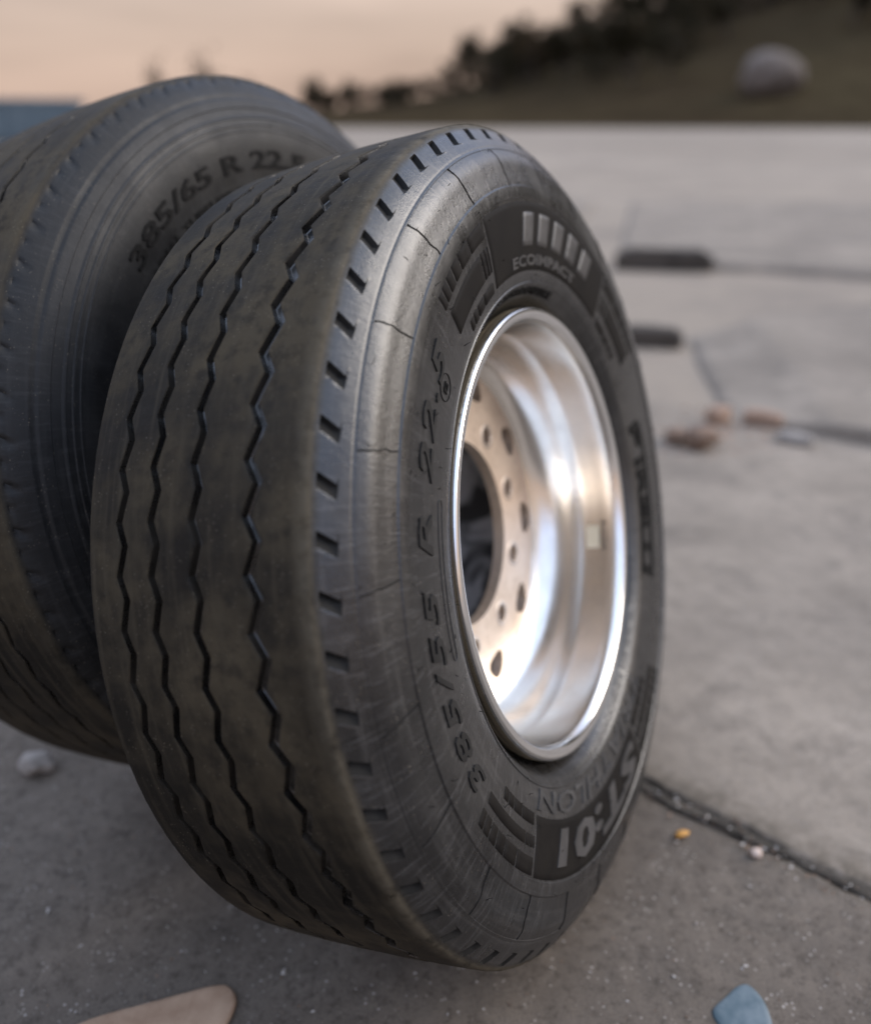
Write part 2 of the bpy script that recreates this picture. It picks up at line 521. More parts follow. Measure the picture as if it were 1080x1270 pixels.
# ---- front wheel: 385/55
fr_side0 = smooth_curve([(.1590, .4742), (.1675, .460), (.1715, .442), (.1750, .425), (.1765, .408), (.1758, .385), (.1738, .360), (.1708, .338), (.1670, .320), (.1585, .304), (.1440, .2930), (.136, .2865), (.128, .280)], 4)
fr_side = [(.1588, .4755)] + step(fr_side0, .4262, .4125, .0016, .0014)
fr_side = step(fr_side, .4732, .4718, .0008, .0008)
fr_side = step(fr_side, .3125, .3100, .0012, .001)
crown_f = lambda a: .5090 - .0035 * (abs(a) / .136) ** 2.4
tyre_f = Tyre(fr_side, crown_f, .136,
              [(.0800, .0060, .0108, .0090), (.0170, .0042, .0086, .0095), (-.0370, .0046, .0096, .0095), (-.0840, .0046, .0094, .009)],
              [(5, 7, .19, .66, .0050, 1, 0)], ((.1372, .5030), (.1585, .4760)), -55.3, .474, inner=.87)
# ---- wheel behind: 385/65
rr_side0 = smooth_curve([(.1650, .4960), (.1735, .476), (.1805, .455), (.1840, .430), (.1820, .400), (.1770, .372), (.1720, .345), (.166, .322), (.158, .306), (.149, .2935), (.140, .2865), (.128, .280)], 4)
rr_side = [(.1648, .4975)] + rr_side0
rr_side = step(rr_side, .4900, .4770, .0012, .001)
rr_side = step(rr_side, .4640, .4610, .0010, .001)
rr_side = step(rr_side, .4530, .4505, .0011, .001)
rr_side = step(rr_side, .4440, .4425, .0008, .0008)
crown_r = lambda a: .5355 - .0050 * (abs(a) / .142) ** 2.4
tyre_r = Tyre(rr_side, crown_r, .142,
              [(.0760, .0040, .0066, .0085), (.0250, .0030, .0062, .0085), (-.0260, .0030, .0062, .0085), (-.0770, .0034, .0058, .007)],
              [(2, 4, .19, .54, .0022, 1, 0), (9, 11, .19, .30, .0020, 1, 0)], ((.1432, .5285), (.1645, .4980)), -52.0, .49)

# ---- rim (shared mesh data)
def lathe(prof, seg=160):
    n = len(prof); V, F = [], []
    for i in range(seg):
        t = 2 * PI * i / seg
        for a, r in prof: V.append(P3(a, r, t))
    for i in range(seg):
        j = (i + 1) % seg
        for k in range(n - 1): F.append((i * n + k, i * n + k + 1, j * n + k + 1, j * n + k))
    return V, np.array(F)

DISC_A, DISC_T = .022, .017
barrel_prof = smooth_curve([(.1500, .2675), (.1440, .2652), (.1180, .2642), (.0975, .2628), (.0890, .2612), (.0790, .2592), (.0600, .2560), (.0450, .2516), (.0340, .2460), (.0270, .2380), (DISC_A, .2270)], 5)
lip_prof = smooth_curve([(.1525, .2843), (.1555, .2830), (.1570, .2800), (.1568, .2760), (.1555, .2720), (.1530, .2692), (.1500, .2675)], 4)
edge_prof = smooth_curve([(.1280, .2800), (.1370, .2825), (.1400, .2842), (.1440, .2836), (.1470, .2845), (.1525, .2843)], 3)
back_prof = smooth_curve([(-.155, .284), (-.150, .272), (-.120, .264), (-.06, .2545), (-.01, .2520), (.020, .2540), (.040, .2600), (.07, .2660), (.12, .2720), (.1415, .2800)], 4)

def disc_bm(holes):
    bm = bmesh.new()
    def loop(pts):
        vs_ = [bm.verts.new(P3(DISC_A, math.hypot(x, y), math.atan2(x, y))) for x, y in pts]
        return [bm.edges.new((vs_[i], vs_[(i + 1) % len(vs_)])) for i in range(len(vs_))]
    edges = []
    edges += loop([(.2275 * math.sin(2 * PI * i / 160), .2275 * math.cos(2 * PI * i / 160)) for i in range(160)])
    for pts in holes: edges += loop(pts)
    bmesh.ops.triangle_fill(bm, use_beauty=True, use_dissolve=False, edges=edges, normal=(1, 0, 0))
    # front face normals must look outwards
    for f in bm.faces:
        f.normal_update()
        if f.normal.x < 0: f.normal_flip()
    front = list(bm.faces)
    # thickness: rounded lip, wall, back face
    bedges = [e for e in bm.edges if len(e.link_faces) == 1]
    wall_faces = []
    mp = {}
    for e in bedges:
        for v in e.verts:
            if v not in mp: mp[v] = bm.verts.new(v.co + Vector((-DISC_T, 0, 0)))
    for e in bedges:
        l = e.link_loops[0]; a, b = l.vert, l.link_loop_next.vert
        wall_faces.append(bm.faces.new((b, a, mp[a], mp[b])))
    for f in front:
        vs_ = []
        for v in f.verts:
            if v not in mp: mp[v] = bm.verts.new(v.co + Vector((-DISC_T, 0, 0)))
            vs_.append(mp[v])
        bm.faces.new(vs_[::-1])
    return bm
def circle(cx, cy, r, n=22): return [(cx + r * math.cos(2 * PI * i / n), cy + r * math.sin(2 * PI * i / n)) for i in range(n)]
holes = [circle(0, 0, .125, 120)]
hand_c, bolt_c = [], []
for i in range(10):
    t = RAD(33.5 + 36 * i)
    # hand hole: rounded triangle, its point outwards
    pts = []
    for k in range(30):
        u = 2 * PI * k / 30
        rad = .0212 * (1 + .10 * math.cos(3 * u) + .03 * math.cos(2 * u))
        lr, lt = rad * math.cos(u) * .92, rad * math.sin(u) * 1.16
        R_ = .2045 + lr * .85; T_ = t + lt / .2045
        pts.append((R_ * math.sin(T_), R_ * math.cos(T_)))
    holes.append(pts)
    t = RAD(15.5 + 36 * i)
    bolt_c.append(t)
    holes.append(circle(.158 * math.sin(t), .158 * math.cos(t), .0122))

rim_meshes = {}
def rim_parts(root, off, first):
    """disc, barrel, lip, grimy flange edge; bolt seats and label belong to the rim"""
    if first:
        V, F = lathe(barrel_prof); o = mesh_np('rim', V, F, M['alu'], root, True, off)
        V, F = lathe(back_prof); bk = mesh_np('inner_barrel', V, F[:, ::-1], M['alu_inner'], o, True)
        V, F = lathe(lip_prof); lp = mesh_np('rim_lip', V, F[:, ::-1][:, ::-1], M['alu_lip'], o, True)
        V, F = lathe(edge_prof); ed = mesh_np('flange_edge', V, F, M['alu_dirty'], o, True)
        ds = bm_obj('wheel_disc', disc_bm(holes), M['alu_disc'], o)
        rim_meshes.update(rim=o.data, inner_barrel=bk.data, rim_lip=lp.data, flange_edge=ed.data, wheel_disc=ds.data)
        # worn ring round each bolt hole
        for q, t in enumerate(bolt_c):
            if q == 0:
                V, F = [], []
                n = 28
                for i in range(n):
                    u = 2 * PI * i / n
                    for rr, hh in ((.0123, .0001), (.0128, .0006), (.0180, .0006), (.0188, -.0004)):
                        V.append((hh, rr * math.cos(u), rr * math.sin(u)))
                for i in range(n):
                    j = (i + 1) % n
                    for k in range(3): F.append((i * 4 + k, i * 4 + k + 1, j * 4 + k + 1, j * 4 + k))
                s = mesh_np('bolt_seat', V, np.array(F), M['seat'], o, True)
                rim_meshes['bolt_seat'] = s.data
            else:
                s = link('bolt_seat', rim_meshes['bolt_seat'], o)
            s.location = P3(DISC_A, .158, t)
    else:
        o = link('rim', rim_meshes['rim'], root, off)
        for k in ('inner_barrel', 'rim_lip', 'flange_edge', 'wheel_disc'): link(k, rim_meshes[k], o)
        for t in bolt_c: link('bolt_seat', rim_meshes['bolt_seat'], o, P3(DISC_A, .158, t))
    return o
M['seat'] = aluminium('worn_bolt_seat_metal', (0.60, 0.53, 0.47), 0.4, 0.55, False, 0.5)

GZ = -0.006    # ground level under the tyres
c_f = Vector((0.02086, 1.14042, 0.50875)); m_f = frame(c_f, 0.45291, 0.23542)
c_r = Vector((-0.33166, 1.44639, 0.54988)); m_r = frame(c_r, 0.50248, 0.22800)
off_f, off_r = Vector((.13, 0, .492)), Vector((.14, 0, .532))
def root_at(name, m, off):
    mm = m.copy(); mm.translation = m @ (-off)
    return empty(name, mat=mm)

wf = tag(root_at('truck_wheel', m_f, off_f), 'nearer worn truck tyre on polished aluminium rim, leaning on bare concrete', 'wheel', 'two used truck wheels')
tf = mesh_np('tyre', tyre_f.V, tyre_f.F, M['rubber_f'], wf, False, off_f)
recesses(tf, tyre_f)
auto_smooth(tf, 38)
rim_f = rim_parts(wf, off_f, True)
wr = tag(root_at('truck_wheel', m_r, off_r), 'larger truck tyre half hidden behind the nearer wheel', 'wheel', 'two used truck wheels')
tr = mesh_np('tyre', tyre_r.V, tyre_r.F, M['rubber_r'], wr, False, off_r)
tyre_r.fmat[tyre_r.fmat == 2] = 0
recesses(tr, tyre_r)
auto_smooth(tr, 38)
rim_parts(wr, off_r, False)

# ---- sidewall of the near tyre
T = tyre_f
def panel_set(t0, rin, rout):
    """black field 60 degrees wide with stepped block pattern on both ends"""
    patch('sidewall_panel', T, tf, M['panel'], rin, rout, t0, t0 + 60, .0006)
    for sgn, e in ((-1, t0 - .7), (1, t0 + 60.7)):
        L = 21.0
        def seg(u0, u1, r0, r1, skew=0.0):
            a, b = e + sgn * L * (1 - u1), e + sgn * L * (1 - u0)
            patch('sidewall_block', T, tf, M['panel'], r0, r1, min(a, b), max(a, b), .0010, skew)
        fr = [0, .085, .19, .31, .46, .68, 1.0]
        for i in range(6): seg(fr[i] + .008, fr[i + 1] - .008, rout - .0205, rout - .001)
        seg(.06, .80, rin + .0225, rout - .0285)
        seg(.82, .885, rin + .0225, rout - .0285); seg(.90, .96, rin + .0225, rout - .0285); seg(.975, .995, rin + .0225, rout - .0285)
        fr = [.30, .40, .52, .70, .98]
        for i in range(4): seg(fr[i] + .008, fr[i + 1] - .008, rin - .001, rin + .0135)
panel_set(-13.5, .3270, .4095)
panel_set(166.5, .3460, .4110)
# four bars and the name in the upper field
for i in range(5):
    patch('raised_bar', T, tf, M['letter_grey'], .3560, .3970, 1.8 + i * 7.6, 6.8 + i * 7.6, .0016, 2.0)
lettering('ECOIMPACT', T, tf, M['letter_grey'], .3330, .0135, -4.0, 31.0, .0015, .0006, .0)
lettering('ST:01', T, tf, M['letter_grey'], .3560, .0420, 168.5, 217.0, .0017, .0022, .12)
lettering('TRIATHLON', T, tf, M['letter_side'], .3165, .0245, 153.0, 226.0, .0014, .0006, .2)
lettering('385/55 R 22.5', T, tf, M['letter_mid'], .3660, .0275, -110.0, -40.5, .0015, .0005, .22, spacing=1.15)
lettering('RADIAL TUBELESS REGROOVABLE', T, tf, M['letter_dark'], .3000, .0080, -44.0, 22.0, .0010, .0003)
lettering('RADIAL TUBELESS REGROOVABLE', T, tf, M['letter_side'], .3000, .0080, 120.0, 186.0, .0010, .0003)
# maker's name with its long-headed P
lettering('IRELLI', T, tf, M['letter_dark'], .3240, .0260, 92.5, 124.0, .0018, .0016)
lettering('P', T, tf, M['letter_dark'], .3240, .0300, 83.0, 90.0, .0018, .0016)
patch('long_letter_head', T, tf, M['letter_dark'], .3570, .3630, 84.0, 124.5, .0018)
patch('long_letter_foot', T, tf, M['letter_dark'], .3500, .3570, 84.0, 89.0, .0017)
lettering('E', T, tf, M['letter_dark'], .3500, .0080, -46.2, -44.4, .0010, .0003)
pts = [(-45.3 + 2.3 * math.cos(2 * PI * k / 28), .3545 + .0125 * math.sin(2 * PI * k / 28)) for k in range(28)]
V, F = ring_outline(T, pts, .0007, .0008)
mesh_np('approval_mark_ring', V, F, M['letter_dark'], tf)
# long pill-shaped outline beside the size
pts = [(-64.5 - 24 * u / 30, .3490) for u in range(31)] + [(-88.5 - 1.0 * math.sin(PI * k / 8), .3440 + .005 * math.cos(PI * k / 8)) for k in range(1, 8)] + [(-88.5 + 24 * u / 30, .3390) for u in range(31)] + [(-64.5 + 1.0 * math.sin(PI * k / 8), .3440 - .005 * math.cos(PI * k / 8)) for k in range(1, 8)]
V, F = ring_outline(T, pts, .0005, .0006)
mesh_np('raised_outline', V, F, M['letter_side'], tf)
# mould lines across the upper sidewall
def mould_lines(tyre, parent, mat, n, t_first, r0, r1, slant):
    for i in range(n):
        t = t_first + 360.0 / n * i
        pts = []
        w = .0006
        V, F = [], []
        ns = 12
        for k in range(ns + 1):
            r = r0 + (r1 - r0) * k / ns
            tt = t + slant * (1 - k / ns) + .35 * mnoise.noise((i * 3.1, k * .35, 0))
            for s, h in ((-1, -.0006), (-.5, .0008), (.5, .0008), (1, -.0006)):
                V.append(P3(tyre.ax(r) + h, r, RAD(tt) + s * w * 1.4 / r))
        for k in range(ns):
            for q in range(3):
                a = k * 4 + q; F.append((a, a + 1, a + 5, a + 4))
        mesh_np('mould_line', V, np.array(F), mat, parent)
mould_lines(T, tf, M['letter_dark'], 24, -60.0, .4165 if False else .4275, .4715, 1.0)
# moulding hairs left standing on the rubber
def hairs(tyre, parent, mat, n, rlo, rhi, seed):
    rg = random.Random(seed)
    parts = []
    for i in range(n):
        t = rg.uniform(0, 2 * PI); r = rg.uniform(rlo, rhi)
        L = rg.uniform(.003, .008); w = .00055
        b = Vector(P3(tyre.ax(r) - .0005, r, t))
        d = Vector((.55, rg.uniform(-1, 1), rg.uniform(-1, 1))).normalized()
        b2 = d.cross(Vector((1, .3, .2))).normalized(); b3 = d.cross(b2)
        bend = (b2 * rg.uniform(-1, 1) + b3 * rg.uniform(-1, 1)) * L * .5
        V, F = [], []
        for k in range(4):
            u = k / 3
            p = b + d * L * u + bend * u * u
            for q in range(3):
                an = 2 * PI * q / 3
                V.append(p + (b2 * math.cos(an) + b3 * math.sin(an)) * w * (1 - .5 * u))
        for k in range(3):
            for q in range(3):
                F.append((k * 3 + q, k * 3 + (q + 1) % 3, k * 3 + 3 + (q + 1) % 3, k * 3 + 3 + q))
        parts.append((V, F))
    V, F = join(parts)
    o = mesh_np('moulding_hairs', V, F, mat, parent)
    tag(o, kind='stuff')
hairs(T, tf, M['letter_dark'], 150, .305, .472, 3)

# ---- sidewall of the tyre behind
lettering('385/65 R 22.5', tyre_r, tr, M['letter_dark'], .3900, .0260, -45.0, 15.0, .0018, .0007)
lettering('RADIAL TUBELESS REGROOVABLE', tyre_r, tr, M['letter_dark'], .3600, .0110, -46.0, 22.0, .0011, .0004)
hairs(tyre_r, tr, M['letter_dark'], 90, .31, .49, 5)

# ---- label foil inside the rim barrel
def on_barrel(a, th, lift=.0006):
    pr = sorted(barrel_prof); aa = [x[0] for x in pr]; rr = [x[1] for x in pr]
    return P3(a, float(np.interp(a, aa, rr)) - lift, th)
V, F = [], []
na, nt_ = 6, 8
for i in range(na + 1):
    for j in range(nt_ + 1):
        V.append(on_barrel(.0990 + .0205 * i / na, RAD(110.5 + 7.5 * j / nt_)))
for i in range(na):
    for j in range(nt_):
        q = i * (nt_ + 1) + j
        F.append((q, q + 1, q + nt_ + 2, q + nt_ + 1))
lab = mesh_np('rim_label', V, np.array(F), M['plate'], rim_f, True)
def barrel_text(body, a0, height, t0, t1):
    bm = text_bm(body, 1.0)
    xs = [v.co.x for v in bm.verts]; ys = [v.co.y for v in bm.verts]
    V = []
    for v in bm.verts:
        u = (v.co.x - min(xs)) / (max(xs) - min(xs)); w = (v.co.y - min(ys)) / (max(ys) - min(ys))
        V.append(on_barrel(a0 + height * w, RAD(t0 + (t1 - t0) * u), .0010))
    bm.verts.index_update()
    F = [[v.index for v in f.verts] for f in bm.faces]
    bm.free()
    mesh_np('label_lettering', V, F, M['ink'], rim_f)
barrel_text('ALCOA', .1235, .0085, 108.5, 119.0)
barrel_text('www', .1208, .0020, 112.0, 117.0)

# ------------------------------------------------------------------ ground
def concrete(name, dark, light, speck, speck_col, bump=.5, stain=(0.10, 0.09, 0.08), stain_amt=.35, grain=260, joint=None):
    t = NT(name)
    n1 = t.noise(2.2, 7, 0.62); n2 = t.noise(18, 6, 0.7); n3 = t.noise(grain, 3, 0.7); n0 = t.noise(.55, 4, 0.55, dist=.4)
    c = t.mix(t.rng(n1, 0.32, 0.7), dark, light)
    c = t.mix(t.rng(n0, 0.45, 0.72, 0, stain_amt), c, stain)
    c = t.mix(t.rng(t.noise(5.5, 7, .75, dist=1.2), .52, .68, 0, stain_amt), c, tuple(x * .7 for x in stain))
    c = t.mix(t.rng(n2, 0.42, 0.75, 0, 0.45), c, tuple(x * .62 for x in dark))
    c = t.mix(t.rng(n3, 0.5, 0.72, 0, 0.55), c, tuple(x * .5 for x in dark))
    sp = t.math('MULTIPLY', t.rng(t.voro(110), 0.0, 0.26, 1, 0), t.rng(t.noise(40, 3), 0.5, 0.62))
    c = t.mix(t.math('MULTIPLY', sp, speck), c, speck_col)
    c = t.mix(t.rng(t.noise(75, 4, .75), .5, .66, 0, speck * .75), c, tuple(x * .45 for x in dark))
    if joint:
        s = t.node('ShaderNodeSeparateXYZ'); t.lk(t.obj(), s.inputs[0])
        d = t.math('ADD', t.math('MULTIPLY', s.outputs[0], .63), t.math('MULTIPLY', s.outputs[1], .777))
        d = t.math('ADD', d, t.math('MULTIPLY', t.math('SUBTRACT', t.noise(7, 6, .7), .5), joint[2]))
        mk = t.math('MULTIPLY', t.rng(d, joint[0], joint[1], smooth=True), t.rng(t.noise(30, 5, .75), .3, .6))
        c = t.mix(t.math('MULTIPLY', mk, joint[3]), c, (0.085, 0.070, 0.052))
    nb = t.bump(n3, bump, .0025)
    nb = t.bump(n2, bump * .6, .006, nb)
    return t.done(c, t.rng(n1, .3, .7, .85, .97), nb, spec=.2)
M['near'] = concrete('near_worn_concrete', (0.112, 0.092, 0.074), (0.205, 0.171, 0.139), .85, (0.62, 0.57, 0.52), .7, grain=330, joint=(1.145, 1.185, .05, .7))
M['slab'] = concrete('pale_concrete', (0.20, 0.168, 0.134), (0.345, 0.292, 0.237), .35, (0.6, 0.56, 0.52), .4, stain=(0.13, 0.113, 0.098), stain_amt=.6, joint=(1.285, 1.195, .09, .85))
M['slab2'] = concrete('grey_concrete', (0.19, 0.160, 0.128), (0.32, 0.272, 0.222), .3, (0.6, 0.56, 0.52), .4, stain=(0.13, 0.113, 0.098), stain_amt=.6)
M['soil'] = flat_mat('dark_joint_soil', (0.045, 0.037, 0.028), (0.11, 0.092, 0.07), 14, .95, .8, 180, .006)

V = [(-700, -60, GZ - .014), (700, -60, GZ - .014), (700, 1400, GZ - .014), (-700, 1400, GZ - .014)]
t = NT('open_yard_concrete')
n1 = t.noise(.05, 6, .6); n2 = t.noise(.6, 6, .65); n3 = t.noise(9, 5, .7)
c = t.mix(t.rng(n1, .35, .7), (0.23, 0.192, 0.152), (0.35, 0.295, 0.238))
c = t.mix(t.rng(n2, .48, .68, 0, .7), c, (0.15, 0.13, 0.113))
c = t.mix(t.rng(n3, .5, .75, 0, .4), c, (0.15, 0.13, 0.115))
M['yard'] = t.done(c, 1.0, t.bump(n3, .5, .02), spec=.1)
ground = tag(mesh_np('ground', V, [(0, 1, 2, 3)], M['yard']), kind='structure')

D1 = Vector((-.777, .630)); N1 = Vector((.630, .777))     # along and across the slab joints
def slab(corners, z, thick, mat, seed, nu, nv, edge_amp=.02, rough=.0012, undul=.003, parent=None, name='concrete_slab', us=None, vp=None, ramp=0):
    """four-cornered slab with broken edges; corners anticlockwise"""
    c = [np.array(x, float) for x in corners]
    us = np.linspace(0, 1, nu) if us is None else us; vs_ = np.linspace(0, 1, nv) if vp is None else vp
    nu, nv = len(us), len(vs_)
    # crowd rows near the rims
    V = []
    lip = .010
    def edge_noise(x, y, k):
        return edge_amp * (mnoise.noise((x * 2.2, y * 2.2, seed + k)) * .9 + .5 * mnoise.noise((x * 9, y * 9, seed + k + 5)) + .3 * mnoise.noise((x * 34, y * 34, seed + k + 9)))
    for j, v in enumerate(vs_):
        for i, u in enumerate(us):
            p = (c[0] * (1 - u) + c[1] * u) * (1 - v) + (c[3] * (1 - u) + c[2] * u) * v
            fe = max(0, 1 - min(i, nu - 1 - i) / 5.0); fv = max(0, 1 - min(j, nv - 1 - j) / 5.0)
            x, y = p
            du = edge_noise(x, y, 0) * fe; dv = edge_noise(x, y, 20) * fv
            x += du + dv; y += du * .6 + dv
            hz = undul * mnoise.noise((x * 1.4, y * 1.4, seed)) + undul * .5 * mnoise.noise((x * 6, y * 6, seed + 3)) + rough * mnoise.noise((x * 40, y * 40, seed + 7))
            ring = min(i, j, nu - 1 - i, nv - 1 - j)
            zz = z + hz
            if ramp: zz -= (z - GZ) * max(0, 1 - u / ramp)
            if ring == 1: zz -= thick * .12
            if ring == 0: zz = z - thick
            V.append((x, y, zz))
    # pull ring 0 onto ring 1 so that the rim drops steeply
    A = np.array(V).reshape(nv, nu, 3)
    A[0, :, :2] = A[1, :, :2] * .75 + A[0, :, :2] * .25; A[-1, :, :2] = A[-2, :, :2] * .75 + A[-1, :, :2] * .25
    A[:, 0, :2] = A[:, 1, :2] * .75 + A[:, 0, :2] * .25; A[:, -1, :2] = A[:, -2, :2] * .75 + A[:, -1, :2] * .25
    i, j = np.meshgrid(np.arange(nu - 1), np.arange(nv - 1))
    q = (j * nu + i).ravel()
    F = np.stack([q, q + 1, q + nu + 1, q + nu], 1)
    return mesh_np(name, A.reshape(-1, 3), F, mat, parent, True)

def LP(s, d):       # along the joint direction s (to the left-back), across d
    p = D1 * s + N1 * d
    return (p.x, p.y)
# the slab under the wheels; its far rim is the joint at d = 1.185
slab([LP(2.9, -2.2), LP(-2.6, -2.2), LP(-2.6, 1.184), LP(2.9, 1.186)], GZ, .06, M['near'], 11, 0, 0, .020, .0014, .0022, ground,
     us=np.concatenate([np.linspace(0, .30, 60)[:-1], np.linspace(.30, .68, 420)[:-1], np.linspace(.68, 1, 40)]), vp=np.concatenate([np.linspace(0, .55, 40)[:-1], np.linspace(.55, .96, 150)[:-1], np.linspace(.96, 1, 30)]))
slab([LP(3.2, 1.192), LP(-4.2, 1.192), LP(-4.2, 3.28), LP(3.2, 3.30)], GZ + .004, .06, M['slab'], 23, 0, 0, .024, .0012, .004, ground,
     us=np.concatenate([np.linspace(0, .25, 40)[:-1], np.linspace(.25, .62, 420)[:-1], np.linspace(.62, 1, 60)]), vp=np.concatenate([np.linspace(0, .08, 30)[:-1], np.linspace(.08, .4, 60)[:-1], np.linspace(.4, 1, 60)]))
# raised slab with its corner at the left, and the long slab behind it
slab([(1.07, 3.27), (4.60, 0.33), (6.2, 7.30), (1.26, 4.62)], GZ + .060, .09, M['slab2'], 37, 150, 110, .03, .001, .006, ground, ramp=.09)
slab([(1.36, 7.20), (6.6, 4.95), (11.0, 11.6), (2.6, 12.9)], GZ + .045, .08, M['slab'], 41, 140, 110, .05, .001, .01, ground, ramp=.15)
slab([(-9.0, 9.4), (1.02, 7.6), (2.3, 13.0), (-8.0, 17.0)], GZ + .012, .06, M['slab2'], 43, 120, 90, .05, .001, .008, ground)

# soil and dirt lying in the near joint
def joint_soil(d0, s0, s1, w, seed, zt, n=260):
    V, F = [], []
    cols_ = 9
    for i in range(n):
        s = s0 + (s1 - s0) * i / (n - 1)
        wob = .010 * mnoise.noise((s * 3, seed, 0)) + .008 * mnoise.noise((s * 14, seed, 2)) + .004 * mnoise.noise((s * 50, seed, 6))
        ww = w * max(.25, 1 + 1.1 * mnoise.noise((s * 4.3, seed, 4)) + .8 * mnoise.noise((s * 22, seed, 8)))
        for k in range(cols_):
            u = k / (cols_ - 1) * 2 - 1
            d = d0 + wob + u * ww
            h = zt * (1 - u * u) ** 1.0 * (.75 + .7 * mnoise.noise((s * 26, d * 60, seed))) - .004 * abs(u) ** 6
            x, y = LP(s, d)
            V.append((x, y, GZ + h))
    for i in range(n - 1):
        for k in range(cols_ - 1):
            a = i * cols_ + k
            F.append((a, a + 1, a + cols_ + 1, a + cols_))
    return mesh_np('joint_soil', V, np.array(F)[:, ::-1], M['soil'], ground, True)
o = joint_soil(1.189, 2.0, -2.0, .011, 3, .0030, 1200)

def ground_xy(px, py, z=GZ):
    """where a line of sight meets the ground"""
    dx = (px - 540) / F_PX; dy = (py - 635 - SHIFT_PX) / F_PX
    p = RAD(PITCH)
    dirv = Vector((dx, math.cos(p) - dy * math.sin(p), -math.sin(p) - dy * math.cos(p)))
    t_ = (z - CAM_H) / dirv.z
    return Vector((dirv.x * t_, dirv.y * t_, z))

def rock(name, loc, size, mat, seed, sub=3, rough=.35, rz=0, angular=0.0, label=None, cat='stone', group=None):
    bm = bmesh.new()
    bmesh.ops.create_icosphere(bm, subdivisions=sub, radius=1)
    for v in bm.verts:
        n = v.co.normalized()
        d = 1 + rough * mnoise.noise(n * 1.3 + Vector((seed * 3.7, 0, 0))) + rough * .5 * mnoise.noise(n * 3.1 + Vector((0, seed * 2.1, 0))) + rough * .2 * mnoise.noise(n * 8 + Vector((0, 0, seed)))
        q = n * d
        if angular:
            m = max(abs(q.x), abs(q.y), abs(q.z))
            q = q * (1 - angular) + (q / m) * angular
        v.co = Vector((q.x * size[0], q.y * size[1], q.z * size[2]))
    zmin = min(v.co.z for v in bm.verts)
    for v in bm.verts: v.co.z = max(v.co.z - zmin * .82, 0) if v.co.z < 0 else v.co.z - zmin * .82
    o = bm_obj(name, bm, mat, None, angular < .3)
    o.location = loc; o.rotation_euler.z = rz
    return tag(o, label, cat, group)

M['stone_w'] = flat_mat('pale_stone', (0.34, 0.31, 0.28), (0.55, 0.52, 0.48), 30, .9, .5, 160, .004)
M['stone_g'] = flat_mat('dull_grey_stone', (0.22, 0.195, 0.17), (0.36, 0.325, 0.29), 30, .95, .5, 160, .004)
M['stone_b'] = flat_mat('brown_stone', (0.13, 0.085, 0.06), (0.27, 0.18, 0.125), 16, .9, .5, 120, .006)
M['brick'] = flat_mat('broken_brick', (0.27, 0.175, 0.12), (0.37, 0.26, 0.19), 20, .9, .6, 140, .005)
M['amber'] = flat_mat('amber_chip', (0.45, 0.20, 0.03), (0.62, 0.33, 0.07), 120, .45, .4, 400, .002)
M['shell'] = flat_mat('pinkish_shell', (0.50, 0.38, 0.31), (0.68, 0.56, 0.48), 130, .6, .4, 400, .002)
M['blue'] = flat_mat('faded_blue_plastic', (0.05, 0.085, 0.105), (0.12, 0.155, 0.175), 40, .5, .2, 300, .001)
M['wood'] = flat_mat('tan_wood', (0.30, 0.19, 0.12), (0.42, 0.29, 0.195), 24, .75, .4, 120, .002)
M['gap_shade'] = flat_mat('dark_gap_shade', (0.035, 0.029, 0.023), (0.085, 0.07, 0.057), 9, .9, .6, 60, .006)  # near-black colour paints the shade of the gaps between slabs

rock('pebble', ground_xy(46, 956), (.031, .021, .019), M['stone_g'], 4, label='pale grey pebble in the shade below the tyre behind', cat='stone')
rock('amber_chip', ground_xy(845, 1037), (.0135, .0062, .0048), M['amber'], 8, 2, .5, .35, .25, 'amber orange chip on the concrete by the joint', 'chip')
rock('shell_fragment', ground_xy(937, 1062), (.0090, .0085, .0065), M['shell'], 12, 2, .5, .4, .2, 'small pinkish shell-like fragment at the joint', 'fragment')
rock('brown_stone', ground_xy(868, 556, GZ + .006), (.060, .042, .034), M['stone_b'], 17, 3, .5, .3, .2, 'brown stone lying before the cracked slab corner', 'stone')
rock('brown_stone', ground_xy(838, 548, GZ + .006), (.045, .036, .026), M['stone_b'], 27, 3, .5, 1.3, .2, 'smaller brown stone left of the brick rubble', 'stone')
rock('brick_fragment', ground_xy(890, 524, GZ + .006), (.045, .036, .034), M['brick'], 19, 3, .35, .7, .6, 'orange brick fragment behind the brown stone', 'brick')
rock('brick_fragment', ground_xy(945, 527, GZ + .006), (.07, .03, .03), M['brick'], 21, 3, .35, -.5, .6, 'flat orange brick fragment along the slab edge', 'brick')
rock('pale_stone', ground_xy(985, 548, GZ + .006), (.065, .034, .018), M['stone_g'], 31, 3, .4, -.6, .3, 'pale stone lying below the raised slab edge', 'stone')

